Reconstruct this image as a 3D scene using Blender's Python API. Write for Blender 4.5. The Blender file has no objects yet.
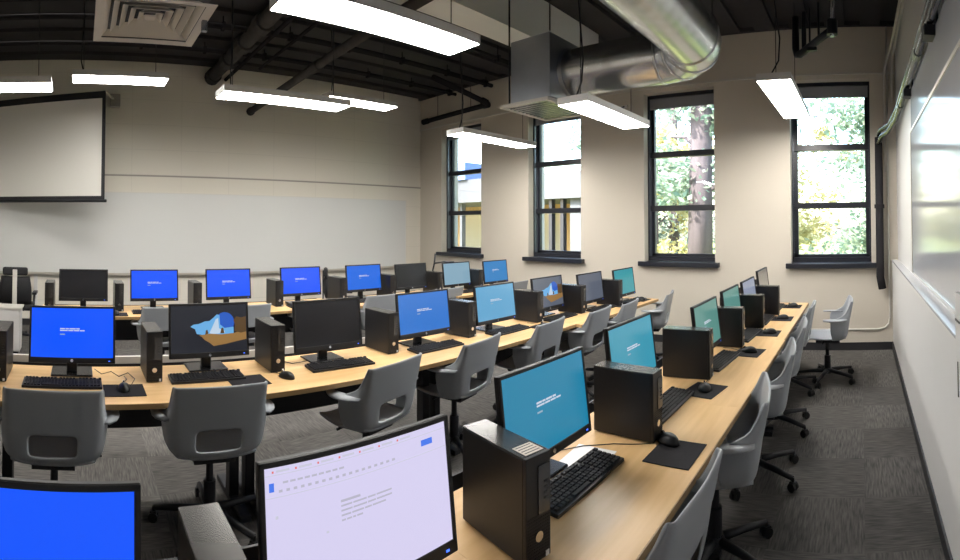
import bpy, bmesh, math, random
from mathutils import Vector, Matrix
random.seed(7)
S = bpy.context.scene
COL = S.collection
PI = math.pi

# ------------------------------------------------------------------ materials
def rgb(r, g, b):
    f = lambda c: (c/255/12.92) if c/255 <= .04045 else ((c/255+.055)/1.055)**2.4
    return (f(r), f(g), f(b), 1)
def mat(name, col, rough=.5, metal=0, spec=.5, noise=None, bump=None, coat=0):
    m = bpy.data.materials.new(name); m.use_nodes = True
    nt = m.node_tree; b = nt.nodes['Principled BSDF']
    b.inputs['Base Color'].default_value = col; b.inputs['Roughness'].default_value = rough
    b.inputs['Metallic'].default_value = metal; b.inputs['Specular IOR Level'].default_value = spec
    b.inputs['Coat Weight'].default_value = coat
    if noise or bump:
        tc = nt.nodes.new('ShaderNodeTexCoord')
    if noise:
        sc, amt = noise[:2]
        mp = nt.nodes.new('ShaderNodeMapping'); mp.inputs['Scale'].default_value = noise[2] if len(noise) > 2 else (1, 1, 1)
        n = nt.nodes.new('ShaderNodeTexNoise'); n.inputs['Scale'].default_value = sc; n.inputs['Detail'].default_value = 4
        mr = nt.nodes.new('ShaderNodeMapRange'); mr.inputs[3].default_value = 1-amt; mr.inputs[4].default_value = 1+amt
        mx = nt.nodes.new('ShaderNodeMix'); mx.data_type = 'RGBA'; mx.blend_type = 'MULTIPLY'; mx.inputs[0].default_value = 1
        nt.links.new(tc.outputs['Object'], mp.inputs[0]); nt.links.new(mp.outputs[0], n.inputs['Vector'])
        nt.links.new(n.outputs['Fac'], mr.inputs[0]); mx.inputs[6].default_value = col
        nt.links.new(mr.outputs[0], mx.inputs[7]); nt.links.new(mx.outputs[2], b.inputs['Base Color'])
    if bump:
        n2 = nt.nodes.new('ShaderNodeTexNoise'); n2.inputs['Scale'].default_value = bump[0]
        bp = nt.nodes.new('ShaderNodeBump'); bp.inputs['Strength'].default_value = bump[1]; bp.inputs['Distance'].default_value = .005
        nt.links.new(tc.outputs['Object'], n2.inputs['Vector']); nt.links.new(n2.outputs['Fac'], bp.inputs['Height'])
        nt.links.new(bp.outputs[0], b.inputs['Normal'])
    return m
def emis(name, col, st, rough=.25, base=(.01, .01, .012, 1), spec=.5):
    m = mat(name, base, rough, 0, spec); b = m.node_tree.nodes['Principled BSDF']
    b.inputs['Emission Color'].default_value = col; b.inputs['Emission Strength'].default_value = st
    return m
M = {}
M['wall'] = mat('wall_paint', (.56, .515, .445, 1), .6, 0, .3, (1.2, .04))
M['dark_metal'] = mat('black_paint', (.012, .013, .017, 1), .45, 0, .4)
M['pipe_black'] = mat('matt_black_pipe', (.03, .029, .032, 1), .9, 0, 0)
M['pipe_grey'] = mat('insulated_pipe_grey', (.06, .058, .057, 1), .8, 0, .1, (9, .35))
M['ledge'] = mat('ledge_gloss', (.62, .63, .66, 1), .16, 0, .8)
M['seam'] = mat('seam_grey', (.33, .31, .28, 1), .6)
M['frame'] = mat('window_frame_black', (.012, .014, .022, 1), .35, 0, .5)
M['jamb_sheen'] = mat('frame_sheen', (.22, .25, .3, 1), .12, .6, .6)  # grey-blue stands in for the outdoors reflected in the black frame
M['black'] = mat('black_plastic', (.011, .011, .012, 1), .42, 0, .4, (60, .2))
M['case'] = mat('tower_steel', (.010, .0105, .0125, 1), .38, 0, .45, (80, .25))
M['casetop'] = mat('tower_top_sheen', (.10, .098, .096, 1), .24, .6, .6)  # paler than the case: lamp and window reflections put into its colour
M['key'] = mat('key_black', (.018, .018, .02, 1), .6, 0, .3)
M['silver'] = mat('silver', (.62, .62, .64, 1), .22, 1)
M['standbase'] = mat('stand_base', (.06, .06, .065, 1), .16, .7, .6)
M['pad'] = mat('mouse_pad_cloth', (.018, .017, .02, 1), .85, 0, .2, (120, .2))
M['shell'] = mat('chair_shell', (.325, .345, .37, 1), .42, 0, .4, (3, .05))
M['rail'] = mat('rail_white', (.62, .6, .56, 1), .4)
M['galv'] = mat('galvanised', (.62, .64, .66, 1), .27, 1, .5, (5, .16))
M['galvdark'] = mat('galvanised_sheet', (.40, .43, .48, 1), .38, .9, .5, (3, .2))
M['conduit'] = mat('conduit', (.22, .23, .25, 1), .25, .95)
M['cream'] = mat('cream_metal', (.55, .53, .49, 1), .45)
M['white'] = mat('white_paint', (.62, .61, .6, 1), .5, 0, .4, (2, .03))
M['beam'] = mat('beam_paint', (.78, .78, .77, 1), .6, 0, .3, (1.5, .03))
M['board'] = mat('whiteboard', (.66, .665, .655, 1), .22, 0, .5, (.8, .03))
M['boardgloss'] = mat('whiteboard_gloss', (.56, .575, .61, 1), .12, 0, .8, (1.5, .06), None)
M['alu'] = mat('aluminium_trim', (.5, .47, .42, 1), .35, .7)
M['base'] = mat('baseboard_rubber', (.022, .022, .025, 1), .5)
M['fabric'] = mat('screen_cloth', (.68, .67, .63, 1), .8, 0, .2)
M['blind'] = mat('roller_blind', (.24, .25, .28, 1), .7)
M['paper'] = mat('paper', (.8, .8, .82, 1), .5)
M['mesh'] = mat('chair_mesh', (.014, .014, .016, 1), .7, 0, .3, (90, .3))
M['bark'] = mat('bark', (.12, .10, .105, 1), .9, 0, .1, (6, .45, (1, 1, .15)), (14, .8))
M['grass'] = mat('lawn', (.22, .24, .07, 1), .9, 0, .1, (1.2, .5))
M['conc'] = mat('pale_concrete', (.085, .09, .098, 1), .8)
M['fascia'] = mat('blue_fascia', (.12, .2, .42, 1), .5)
M['wood'] = mat('cedar', (.40, .25, .10, 1), .6, 0, .3, (4, .4, (1, 1, .1)))
M['glassdark'] = mat('far_glass', (.2, .2, .16, 1), .08, 0, .6)

def leafmat(name, c1, c2):
    m = bpy.data.materials.new(name); m.use_nodes = True; nt = m.node_tree
    for n in list(nt.nodes): nt.nodes.remove(n)
    o = nt.nodes.new('ShaderNodeOutputMaterial'); d = nt.nodes.new('ShaderNodeBsdfDiffuse'); t = nt.nodes.new('ShaderNodeBsdfTranslucent')
    mx = nt.nodes.new('ShaderNodeMixShader'); mx.inputs[0].default_value = .5
    g = nt.nodes.new('ShaderNodeNewGeometry'); r = nt.nodes.new('ShaderNodeValToRGB')
    r.color_ramp.elements[0].color = c1; r.color_ramp.elements[1].color = c2
    nt.links.new(g.outputs['Random Per Island'], r.inputs[0])
    nt.links.new(r.outputs[0], d.inputs[0]); nt.links.new(r.outputs[0], t.inputs[0])
    nt.links.new(d.outputs[0], mx.inputs[1]); nt.links.new(t.outputs[0], mx.inputs[2]); nt.links.new(mx.outputs[0], o.inputs[0])
    return m
M['leaf'] = leafmat('leaves_green', (.17, .27, .21, 1), (.46, .52, .40, 1))  # outdoor haze put into these paler, bluish greens
M['leafy'] = leafmat('leaves_yellow', (.42, .38, .16, 1), (.68, .63, .36, 1))  # yellows paled for the same haze

# window glass: clear with a sharp reflection
def glassmat():
    m = bpy.data.materials.new('window_glass'); m.use_nodes = True; nt = m.node_tree
    for n in list(nt.nodes): nt.nodes.remove(n)
    o = nt.nodes.new('ShaderNodeOutputMaterial'); t = nt.nodes.new('ShaderNodeBsdfTransparent'); g = nt.nodes.new('ShaderNodeBsdfGlossy')
    g.inputs['Roughness'].default_value = .02; t.inputs[0].default_value = (.95, .97, 1, 1)
    f = nt.nodes.new('ShaderNodeFresnel'); f.inputs[0].default_value = 1.35
    mx = nt.nodes.new('ShaderNodeMixShader'); nt.links.new(f.outputs[0], mx.inputs[0])
    nt.links.new(t.outputs[0], mx.inputs[1]); nt.links.new(g.outputs[0], mx.inputs[2]); nt.links.new(mx.outputs[0], o.inputs[0])
    return m
M['glass'] = glassmat()

# carpet tiles: ribs that turn a quarter from tile to tile
def carpet():
    m = mat('carpet_tiles', (.05, .05, .05, 1), .95, 0, .1); nt = m.node_tree; b = nt.nodes['Principled BSDF']
    tc = nt.nodes.new('ShaderNodeTexCoord')
    ck = nt.nodes.new('ShaderNodeTexChecker'); ck.inputs['Scale'].default_value = 1/.5
    def st(scale):
        mp = nt.nodes.new('ShaderNodeMapping'); mp.inputs['Scale'].default_value = scale
        n = nt.nodes.new('ShaderNodeTexNoise'); n.inputs['Scale'].default_value = 1; n.inputs['Detail'].default_value = 3
        nt.links.new(tc.outputs['Object'], mp.inputs[0]); nt.links.new(mp.outputs[0], n.inputs['Vector']); return n
    a = st((95, 9, 1)); c = st((9, 95, 1)); big = st((1.2, 1.2, 1))
    mx = nt.nodes.new('ShaderNodeMix'); mx.data_type = 'FLOAT'
    nt.links.new(tc.outputs['Object'], ck.inputs['Vector']); nt.links.new(ck.outputs['Fac'], mx.inputs[0])
    nt.links.new(a.outputs['Fac'], mx.inputs[2]); nt.links.new(c.outputs['Fac'], mx.inputs[3])
    ad = nt.nodes.new('ShaderNodeMath'); ad.operation = 'MULTIPLY_ADD'; ad.inputs[1].default_value = .25
    nt.links.new(big.outputs['Fac'], ad.inputs[0]); nt.links.new(mx.outputs[0], ad.inputs[2])
    r = nt.nodes.new('ShaderNodeValToRGB'); e = r.color_ramp.elements
    e[0].position = .34; e[0].color = (.050, .049, .050, 1); e[1].position = .88; e[1].color = (.165, .155, .145, 1)
    nt.links.new(ad.outputs[0], r.inputs[0])
    # each tile its own tone
    br = nt.nodes.new('ShaderNodeTexWhiteNoise'); sn = nt.nodes.new('ShaderNodeVectorMath'); sn.operation = 'SNAP'; sn.inputs[1].default_value = (.5, .5, 9)
    nt.links.new(tc.outputs['Object'], sn.inputs[0]); nt.links.new(sn.outputs[0], br.inputs['Vector'])
    mr = nt.nodes.new('ShaderNodeMapRange'); mr.inputs[3].default_value = .86; mr.inputs[4].default_value = 1.1
    nt.links.new(br.outputs['Value'], mr.inputs[0])
    m2 = nt.nodes.new('ShaderNodeMix'); m2.data_type = 'RGBA'; m2.blend_type = 'MULTIPLY'; m2.inputs[0].default_value = 1
    nt.links.new(r.outputs[0], m2.inputs[6]); nt.links.new(mr.outputs[0], m2.inputs[7]); nt.links.new(m2.outputs[2], b.inputs['Base Color'])
    bp = nt.nodes.new('ShaderNodeBump'); bp.inputs['Strength'].default_value = .5; bp.inputs['Distance'].default_value = .004
    nt.links.new(mx.outputs[0], bp.inputs['Height']); nt.links.new(bp.outputs[0], b.inputs['Normal'])
    return m
M['carpet'] = carpet()
def maple(name, k=1):
    m = mat(name, (.6, .42, .23, 1), .38, 0, .35); nt = m.node_tree; b = nt.nodes['Principled BSDF']
    tc = nt.nodes.new('ShaderNodeTexCoord'); mp = nt.nodes.new('ShaderNodeMapping'); mp.inputs['Scale'].default_value = (14, 1.3, 14)
    n = nt.nodes.new('ShaderNodeTexNoise'); n.inputs['Scale'].default_value = 1.6; n.inputs['Detail'].default_value = 5
    r = nt.nodes.new('ShaderNodeValToRGB'); e = r.color_ramp.elements
    e[0].position = .3; e[0].color = (.64*k, .40*k, .175*k, 1); e[1].position = .7; e[1].color = (.75*k, .50*k, .245*k, 1)
    nt.links.new(tc.outputs['Object'], mp.inputs[0]); nt.links.new(mp.outputs[0], n.inputs[0]); nt.links.new(n.outputs['Fac'], r.inputs[0]); nt.links.new(r.outputs[0], b.inputs['Base Color'])
    return m
M['maple'] = maple('maple_laminate'); M['edge'] = maple('maple_edge_band', .55)
# screen wall: painted block with faint joints
def blockwall():
    m = mat('painted_block', (.6, .57, .5, 1), .55, 0, .3); nt = m.node_tree; b = nt.nodes['Principled BSDF']
    tc = nt.nodes.new('ShaderNodeTexCoord'); sx = nt.nodes.new('ShaderNodeSeparateXYZ'); cx = nt.nodes.new('ShaderNodeCombineXYZ')
    nt.links.new(tc.outputs['Object'], sx.inputs[0]); nt.links.new(sx.outputs['Y'], cx.inputs['X']); nt.links.new(sx.outputs['Z'], cx.inputs['Y'])
    bk = nt.nodes.new('ShaderNodeTexBrick'); bk.inputs['Scale'].default_value = 1; bk.inputs['Brick Width'].default_value = .81; bk.inputs['Row Height'].default_value = .405
    bk.inputs['Mortar Size'].default_value = .006; bk.offset = 0.0
    bk.inputs['Color1'].default_value = (.70, .665, .59, 1); bk.inputs['Color2'].default_value = (.695, .66, .585, 1); bk.inputs['Mortar'].default_value = (.645, .612, .545, 1)
    nt.links.new(cx.outputs[0], bk.inputs['Vector']); nt.links.new(bk.outputs['Color'], b.inputs['Base Color'])
    return m
M['block'] = blockwall()
LAMP = 48.0
M['lamp'] = emis('lamp_diffuser', (1, .96, .90, 1), LAMP, .5, (.8, .8, .8, 1))

# ------------------------------------------------------------------ mesh building
class MB:
    def __init__(s): s.bm = bmesh.new(); s.mi = 0
    def _tag(s, vs):
        for f in {f for v in vs for f in v.link_faces}: f.material_index = s.mi
    def box(s, c, d, rz=0, rx=0, ry=0, taper=1):
        r = bmesh.ops.create_cube(s.bm, size=1); vs = r['verts']
        for v in vs:
            if v.co.z > 0: v.co.x *= taper; v.co.y *= taper
        Mx = Matrix.Translation(c) @ Matrix.Rotation(rz, 4, 'Z') @ Matrix.Rotation(ry, 4, 'Y') @ Matrix.Rotation(rx, 4, 'X') @ Matrix.Diagonal((*d, 1))
        bmesh.ops.transform(s.bm, matrix=Mx, verts=vs); s._tag(vs); return vs
    def bb(s, a, b): # box from corner to corner
        return s.box([(a[i]+b[i])/2 for i in range(3)], [abs(b[i]-a[i]) for i in range(3)])
    def cyl(s, p, q, r, r2=None, seg=16, caps=True):
        p = Vector(p); q = Vector(q); d = q-p
        R = bmesh.ops.create_cone(s.bm, cap_ends=caps, segments=seg, radius1=r, radius2=r if r2 is None else r2, depth=d.length)
        vs = R['verts']; rot = Vector((0, 0, 1)).rotation_difference(d.normalized()).to_matrix().to_4x4()
        bmesh.ops.transform(s.bm, matrix=Matrix.Translation((p+q)/2) @ rot, verts=vs); s._tag(vs); return vs
    def ball(s, c, d, u=16, v=10):
        R = bmesh.ops.create_uvsphere(s.bm, u_segments=u, v_segments=v, radius=.5); vs = R['verts']
        bmesh.ops.transform(s.bm, matrix=Matrix.Translation(c) @ Matrix.Diagonal((*d, 1)), verts=vs); s._tag(vs); return vs
    def tube(s, pts, r, seg=10, closed_caps=True):
        pts = [Vector(p) for p in pts]; rings = []; up = None
        for i, p in enumerate(pts):
            t = (pts[min(i+1, len(pts)-1)]-pts[max(i-1, 0)]).normalized()
            if up is None: up = Vector((0, 0, 1)) if abs(t.z) < .9 else Vector((1, 0, 0))
            n = t.cross(up).normalized(); up = n.cross(t).normalized()
            rr = r[i] if isinstance(r, (list, tuple)) else r
            rings.append([s.bm.verts.new(p+(n*math.cos(2*PI*k/seg)+up*math.sin(2*PI*k/seg))*rr) for k in range(seg)])
        for a, b in zip(rings, rings[1:]):
            for k in range(seg):
                f = s.bm.faces.new((a[k], a[(k+1) % seg], b[(k+1) % seg], b[k])); f.smooth = True; f.material_index = s.mi
        if closed_caps:
            for ring in (rings[0], rings[-1][::-1]):
                f = s.bm.faces.new(ring[::-1]); f.material_index = s.mi
    def poly(s, pts):
        f = s.bm.faces.new([s.bm.verts.new(p) for p in pts]); f.material_index = s.mi; return f
    def grid(s, rows, skip=None):
        V = [[s.bm.verts.new(p) for p in row] for row in rows]
        for i in range(len(V)-1):
            for j in range(len(V[0])-1):
                if skip and skip(i, j): continue
                f = s.bm.faces.new((V[i][j], V[i][j+1], V[i+1][j+1], V[i+1][j])); f.smooth = True; f.material_index = s.mi
    def done(s, name, mats, parent=None, bevel=0, smooth=False, solid=0, subsurf=0):
        bmesh.ops.recalc_face_normals(s.bm, faces=s.bm.faces) if solid == 0 else None
        me = bpy.data.meshes.new(name); s.bm.to_mesh(me); s.bm.free()
        o = bpy.data.objects.new(name, me); COL.objects.link(o)
        for m in (mats if isinstance(mats, (list, tuple)) else [mats]): me.materials.append(m)
        if smooth:
            for p in me.polygons: p.use_smooth = True
        if solid:
            md = o.modifiers.new('Solidify', 'SOLIDIFY'); md.thickness = solid; md.offset = 0
        if subsurf:
            md = o.modifiers.new('Subdivision', 'SUBSURF'); md.levels = subsurf; md.render_levels = subsurf
        if bevel:
            md = o.modifiers.new('Bevel', 'BEVEL'); md.width = bevel; md.segments = 2; md.limit_method = 'ANGLE'
        if parent: o.parent = parent
        return o
def tag(o, label, cat, group=None, kind=None):
    o['label'] = label; o['category'] = cat
    if group: o['group'] = group
    if kind: o['kind'] = kind
    return o
def struct(o, label=None, cat=None):
    o['kind'] = 'structure'
    if label: o['label'] = label; o['category'] = cat
    return o
def thing(name, label, cat, loc=(0, 0, 0), rz=0, group=None):
    o = bpy.data.objects.new(name, None); COL.objects.link(o); o.empty_display_size = .1
    o.location = loc; o.rotation_euler = (0, 0, rz)
    return tag(o, label, cat, group)
def kids(o): return [c for c in o.children]
def dup(root, loc, rz, label, group=None):
    r = root.copy(); COL.objects.link(r); r.location = loc; r.rotation_euler = (0, 0, rz); r['label'] = label
    if group: r['group'] = group
    for ch in kids(root):
        c = ch.copy(); COL.objects.link(c); c.parent = r
        for g in kids(ch):
            d = g.copy(); COL.objects.link(d); d.parent = c
    return r
def single(name, build, mats, label, cat, group=None, **k):
    b = MB(); build(b); return tag(b.done(name, mats, **k), label, cat, group)
NTH = ['nearest', 'second from', 'third from', 'fourth from', 'fifth from', 'sixth from', 'seventh from', 'eighth from', 'ninth from', 'tenth from']

# ------------------------------------------------------------------ room
XA, YB, XC, XC2, YR, ZC = -7.923, 6.458, .40, .475, -2.6, 4.21
wins = [(-.915, .135), (-3.01, -1.955), (-5.11, -4.08), (-7.27, -6.19)]  # openings along the window wall (x0, x1)
ZS, ZT = 1.10, 3.53
b = MB(); b.bb((XA-.3, YR-.3, -.2), (XC2+.4, YB+.45, 0)); struct(b.done('floor', M['carpet']))
b = MB(); b.bb((XA-.3, YR-.3, ZC+.05), (XC2+.4, YB+.45, ZC+.25))
y = None
x = XA+.12
while x < XC2:
    b.bb((x, YR, ZC), (x+.26, YB, ZC+.05)); x += .46
b.bb((XA, YB-.06, ZC-.002), (XC2, YB, ZC+.05)); struct(b.done('ceiling', mat('ceiling_deck', (.036, .035, .038, 1), .7, 0, .2, (2, .2))))
b = MB(); b.bb((XA-.3, YR-.3, 0), (XA, YB+.45, ZC+.05)); struct(b.done('wall_left', M['block']))
b = MB(); b.bb((XA, YR-.3, 0), (XC2+.4, YR, ZC+.05)); struct(b.done('wall_rear', M['wall']))
b = MB(); b.bb((XC2, YR, 0), (XC2+.4, YB+.45, ZC+.05)); b.bb((XC, YR, 0), (XC2, YB, 1.15)); struct(b.done('wall_right', M['white']))
b = MB()
xs = [XA]+[v for w in sorted(wins) for v in w]+[XC2]
for i in range(0, len(xs), 2): b.bb((xs[i], YB, 0), (xs[i+1], YB+.45, ZC+.05))
for w in wins:
    b.bb((w[0], YB, 0), (w[1], YB+.45, ZS)); b.bb((w[0], YB, ZT), (w[1], YB+.45, ZC+.05))
bmesh.ops.remove_doubles(b.bm, verts=b.bm.verts, dist=1e-4)
struct(b.done('wall_far', M['wall']))
b = MB(); b.bb((XC-.008, YR, 1.15), (XC2, YB-.05, 1.165)); struct(b.done('ledge_glint', M['ledge']))  # gloss strip added on the ledge top to give the window highlight
b = MB(); b.bb((XC-.012, YR, 0), (XC, YB-.02, .10)); struct(b.done('baseboard_right', M['base']))
b = MB(); b.bb((XA, YB-.012, 0), (XC, YB, .10)); struct(b.done('baseboard_far', M['base']))
b = MB(); b.bb((XA, YR, 0), (XA+.012, YB-.02, .10)); struct(b.done('baseboard_left', M['base']))
b = MB(); b.bb((XA, YR, 2.40), (XA+.012, YB, 2.425)); struct(b.done('trim_1', M['seam']))
b = MB(); b.bb((XA, YB-.02, 3.585), (XC2, YB, 3.61)); struct(b.done('trim_2', M['cream']))

for i, (x0, x1) in enumerate(wins):
    r = bpy.data.objects.new('window_%d' % (4-i), None); COL.objects.link(r); r.location = ((x0+x1)/2, YB+.14, ZS)
    struct(r); w = x1-x0; h = ZT-ZS; L = -w/2; R = w/2
    b = MB(); t = .045; d0, d1 = 0, .16
    b.bb((L, d0, 0), (L+.018, d1, h)); b.bb((R-.018, d0, 0), (R, d1, h)); b.bb((L, d0, h-.05), (R, d1, h)); b.bb((L, d0, 0), (R, d1, .09))
    b.done('frame', M['frame'], r)
    b = MB(); b.bb((L+.018, .012, .09), (L+.022, .09, h-.05)); b.bb((R-.022, .012, .09), (R-.018, .09, h-.05)); b.done('jamb_reflection', M['jamb_sheen'], r)  # thin strips added for the reflection on the frame's inner sides
    b = MB(); e0, e1 = .09, .15
    b.bb((L+.018, e0, .09), (L+.018+.05, e1, h-.05)); b.bb((R-.068, e0, .09), (R-.018, e1, h-.05))
    for zz in (1.885-ZS, 2.665-ZS): b.bb((L+.02, e0-.05, zz-.04), (R-.02, e1, zz+.04))
    b.bb((L+.018, e0, .09), (R-.018, e1, .13))
    b.done('sash', M['frame'], r)
    b = MB(); b.bb((L+.03, .12, .1), (R-.03, .124, h-.05)); b.done('pane', M['glass'], r)
    b = MB(); b.bb((L+.024, .03, h-.19), (R-.024, .05, h-.045)); b.cyl((L+.024, .04, h-.19), (R-.024, .04, h-.19), .012); b.done('roller_blind', M['blind'], r)
    b = MB(); b.bb((L-.065, -.14-.09, -.035), (R+.065, -.14, .03)); b.bb((L, -.14, -.001), (R, .02, .03)); b.done('sill', M['frame'], r, bevel=.006)

# ------------------------------------------------------------------ whiteboards, screen, wall pieces
t = thing('whiteboard', 'long off-white whiteboard running along the wall behind the back row', 'whiteboard', (XA, 2.2, .83))
b = MB(); b.bb((.003, -4.2, .02), (.022, 3.86, 1.30)); b.done('writing_surface', M['board'], t)
b = MB(); b.bb((.003, -4.2, -.02), (.075, 3.86, .0)); b.bb((.003, -4.2, 0), (.028, 3.86, .02)); b.done('tray', M['alu'], t)
b = MB(); b.bb((.003, -4.2, 1.30), (.026, 3.86, 1.315)); b.bb((.003, 3.86, -.02), (.026, 3.875, 1.315)); b.done('frame', M['rail'], t)
t = thing('whiteboard', 'glossy whiteboard along the right wall above the bright ledge', 'whiteboard', (XC2, 1.4, 1.2))
b = MB(); b.bb((-.02, -3.2, .01), (-.003, 3.0, 1.24)); b.done('writing_surface', M['boardgloss'], t)
b = MB(); b.bb((-.026, -3.2, 1.24), (-.003, 3.0, 1.265)); b.bb((-.024, 3.0, 0), (-.003, 3.03, 1.265)); b.done('frame', M['alu'], t)
b = MB(); b.bb((-.018, -3.2, 1.265), (-.003, 3.0, 1.62)); b.done('upper_panel', M['boardgloss'], t)
t = thing('wall_box', 'white box on the right wall ledge at the picture edge', 'box', (XC-.001, 1.76, 1.16))
b = MB(); b.bb((-.045, -.12, -.03), (.07, .12, .22)); b.done('housing', M['white'], t, bevel=.006)
b = MB(); b.bb((-.049, .02, .115), (-.046, .1, .122)); b.done('slot', M['black'], t)
t = thing('outlet_strip', 'slim plate with dark slot low on the right wall', 'outlet', (XC-.001, 1.99, .97))
b = MB(); b.bb((-.008, -.05, -.07), (0, .05, .14)); b.done('plate', M['white'], t, bevel=.002)
b = MB(); b.bb((-.011, .025, -.045), (-.008, .033, .10)); b.done('slot', M['black'], t)

t = thing('projection_screen', 'white pull-down projection screen with black border on the left wall', 'projection screen', (-7.05, .335, 1.93), math.radians(-20))
b = MB(); b.bb((-.006, -2.3, .06), (0, -.05, 1.53)); b.done('cloth', M['fabric'], t)
b = MB(); b.bb((-.007, -.05, .05), (.003, 0, 1.6)); b.bb((-.007, -2.3, 1.5), (.003, 0, 1.6)); b.bb((-.007, -2.3, .04), (.003, 0, .1)); b.done('border', M['dark_metal'], t)
b = MB(); b.cyl((0, -2.32, .03), (0, .03, .03), .022); b.done('bottom_bar', M['dark_metal'], t)
b = MB(); b.bb((-.6, -.42, 1.585), (-.02, -.38, 1.61)); b.bb((-.5, -.05, 1.6), (-.02, -.02, 1.62)); b.done('support_bracket', M['cream'], t)
t = thing('wall_speaker', 'small grey box high on the wall beside the projection screen', 'speaker', (XA, .52, 3.58))
b = MB(); b.bb((.04, -.08, -.1), (.16, .08, .1)); b.done('housing', mat('speaker_grey', (.28, .27, .25, 1), .6), t, bevel=.008)
b = MB(); b.bb((0, -.03, -.03), (.04, .03, .03)); b.done('bracket', M['conduit'], t)
single('wall_raceway', lambda b: b.bb((XA+.001, -.73, .1), (XA+.03, -.67, .8)), M['white'], 'narrow pale vertical raceway on the left wall under the whiteboard', 'raceway')

# ------------------------------------------------------------------ pendant lights
def lamp_proto(L):
    t = thing('pendant_light', '', 'ceiling light', (0, 0, 0), 0, 'linear pendant lights')
    b = MB(); b.bb((-.15, -L/2, 0.006), (.15, L/2, .065)); b.bb((-.155, -L/2-.006, 0), (-.148, L/2+.006, .03)); b.bb((.148, -L/2-.006, 0), (.155, L/2+.006, .03))
    b.bb((-.155, -L/2-.008, 0), (.155, -L/2, .065)); b.bb((-.155, L/2, 0), (.155, L/2+.008, .065)); b.done('housing', M['white'], t)
    b = MB(); b.bb((-.147, -L/2+.001, -.004), (.147, L/2-.001, .006)); b.done('diffuser', M['lamp'], t)
    return t
lamps = [  # x, y0, y1, z, label
    (-.74, 4.25, 5.80, 2.90, 'lit pendant light hanging in front of the rightmost window'),
    (-2.287, 3.50, 4.72, 2.68, 'lit pendant light below the round silver duct'),
    (-2.48, 1.05, 2.41, 2.88, 'largest lit pendant light at the top centre of the photo'),
    (-4.58, 4.30, 5.78, 2.81, 'lit pendant light overlapping the leftmost window'),
    (-4.60, 1.32, 2.68, 2.90, 'lit pendant light hanging in front of the pipe end on the left wall'),
    (-4.62, -1.68, -.29, 2.91, 'lit pendant light in front of the projection screen top'),
    (-5.6, -.106, .955, 3.27, 'lit pendant light above the right corner of the projection screen'),
    (-5.6, 2.99, 4.03, 3.27, 'lit pendant light farthest back before the room corner'),
]
for k, (x, y0, y1, z, lab) in enumerate(lamps):
    t = lamp_proto(y1-y0); t.location = (x, (y0+y1)/2, z); t['label'] = lab
    hL = (y1-y0)/2-.12
    for s in (-1, 1):
        b = MB(); b.cyl((0, s*hL, .065), (0, s*hL, ZC-z+.02), .004, seg=6); b.done('suspension_wire', M['dark_metal'], t)
    s = -1
    b = MB(); zz = ZC-z
    b.tube([(.0, s*hL+.02, .06), (-.05, s*hL, .08), (.03, s*hL-.03, .2), (.04, s*hL-.02, .4), (-.03, s*hL, .7*zz), (-.05, s*hL, zz+.01)], .008, 6)
    b.done('power_cord', M['dark_metal'], t)

# ------------------------------------------------------------------ ceiling services
def dtag(o, label, cat, group=None): return tag(o, label, cat, group)
# drywall beam
b = MB(); b.bb((-3.78, YR, 3.76), (-3.40, 5.85, ZC+.05)); struct(b.done('trim_3', M['beam']))
# plenum box with grille
t = thing('duct_plenum', 'grey sheet-metal plenum box with grille below, hung by the white beam', 'duct box', (-2.9, 4.02, 2.84))
b = MB(); b.bb((-.235, -.33, 0), (.235, .33, .60)); b.done('box', M['galvdark'], t, bevel=.004)
b = MB(); gx = -.03
for q in ((gx-.29, -.40, gx-.25, .36), (gx+.25, -.40, gx+.29, .36), (gx-.25, -.40, gx+.25, -.36), (gx-.25, .32, gx+.25, .36)): b.bb((q[0], q[1], -.05), (q[2], q[3], -.02))
b.bb((-.20, -.30, -.03), (.20, .30, .0)); b.done('grille_frame', M['cream'], t)
b = MB(); b.bb((gx-.255, -.365, -.04), (gx+.255, .325, -.036))
for k in range(11): b.bb((gx-.255, -.35+k*.063, -.045), (gx+.255, -.335+k*.063, -.036))
b.done('grille', M['conduit'], t)
for hx, hz, hr in ((-.245, -.01, .009), (.245, .6, .006)):
    b = MB(); b.cyl((hx, -.34, hz), (hx, -.34, 1.38), hr, seg=8); b.done('hanger_rod', M['dark_metal'], t)
# round duct
def galv_spiral():
    m = M['galv'].copy(); m.name = 'galvanised_spiral'; nt = m.node_tree; bs = nt.nodes['Principled BSDF']
    tc = nt.nodes.new('ShaderNodeTexCoord'); wv = nt.nodes.new('ShaderNodeTexWave'); wv.bands_direction = 'Y'; wv.inputs['Scale'].default_value = 2.4; wv.inputs['Distortion'].default_value = 0
    bp = nt.nodes.new('ShaderNodeBump'); bp.inputs['Strength'].default_value = .06; bp.inputs['Distance'].default_value = .01
    nt.links.new(tc.outputs['Object'], wv.inputs[0]); nt.links.new(wv.outputs['Fac'], bp.inputs['Height']); nt.links.new(bp.outputs[0], bs.inputs['Normal'])
    return m
spiral = galv_spiral()
t = thing('round_duct', 'big round silver spiral duct with an elbow under the ceiling', 'duct')
DX, DY, DZ, DR, ER = -1.29, 4.05, 3.13, .228, .40
b = MB(); b.tube([(-2.665, DY, DZ), (DX-ER, DY, DZ)], DR, 40, False); b.done('cross_run', M['galv'], t)
b = MB()
arc = [(DX-ER+ER*math.sin(a), DY-ER+ER*math.cos(a), DZ) for a in [PI/2*k/6 for k in range(7)]]
b.tube(arc, DR, 40, False)
for k in (0, 2, 4, 6):
    a = PI/2*k/6; p = Vector(arc[k]); tn = Vector((math.cos(a), -math.sin(a), 0)); b.tube([p-tn*.012, p-tn*.01, p+tn*.01, p+tn*.012], [DR, DR+.008, DR+.008, DR], 40, False)
b.done('elbow', M['galv'], t)
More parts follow.
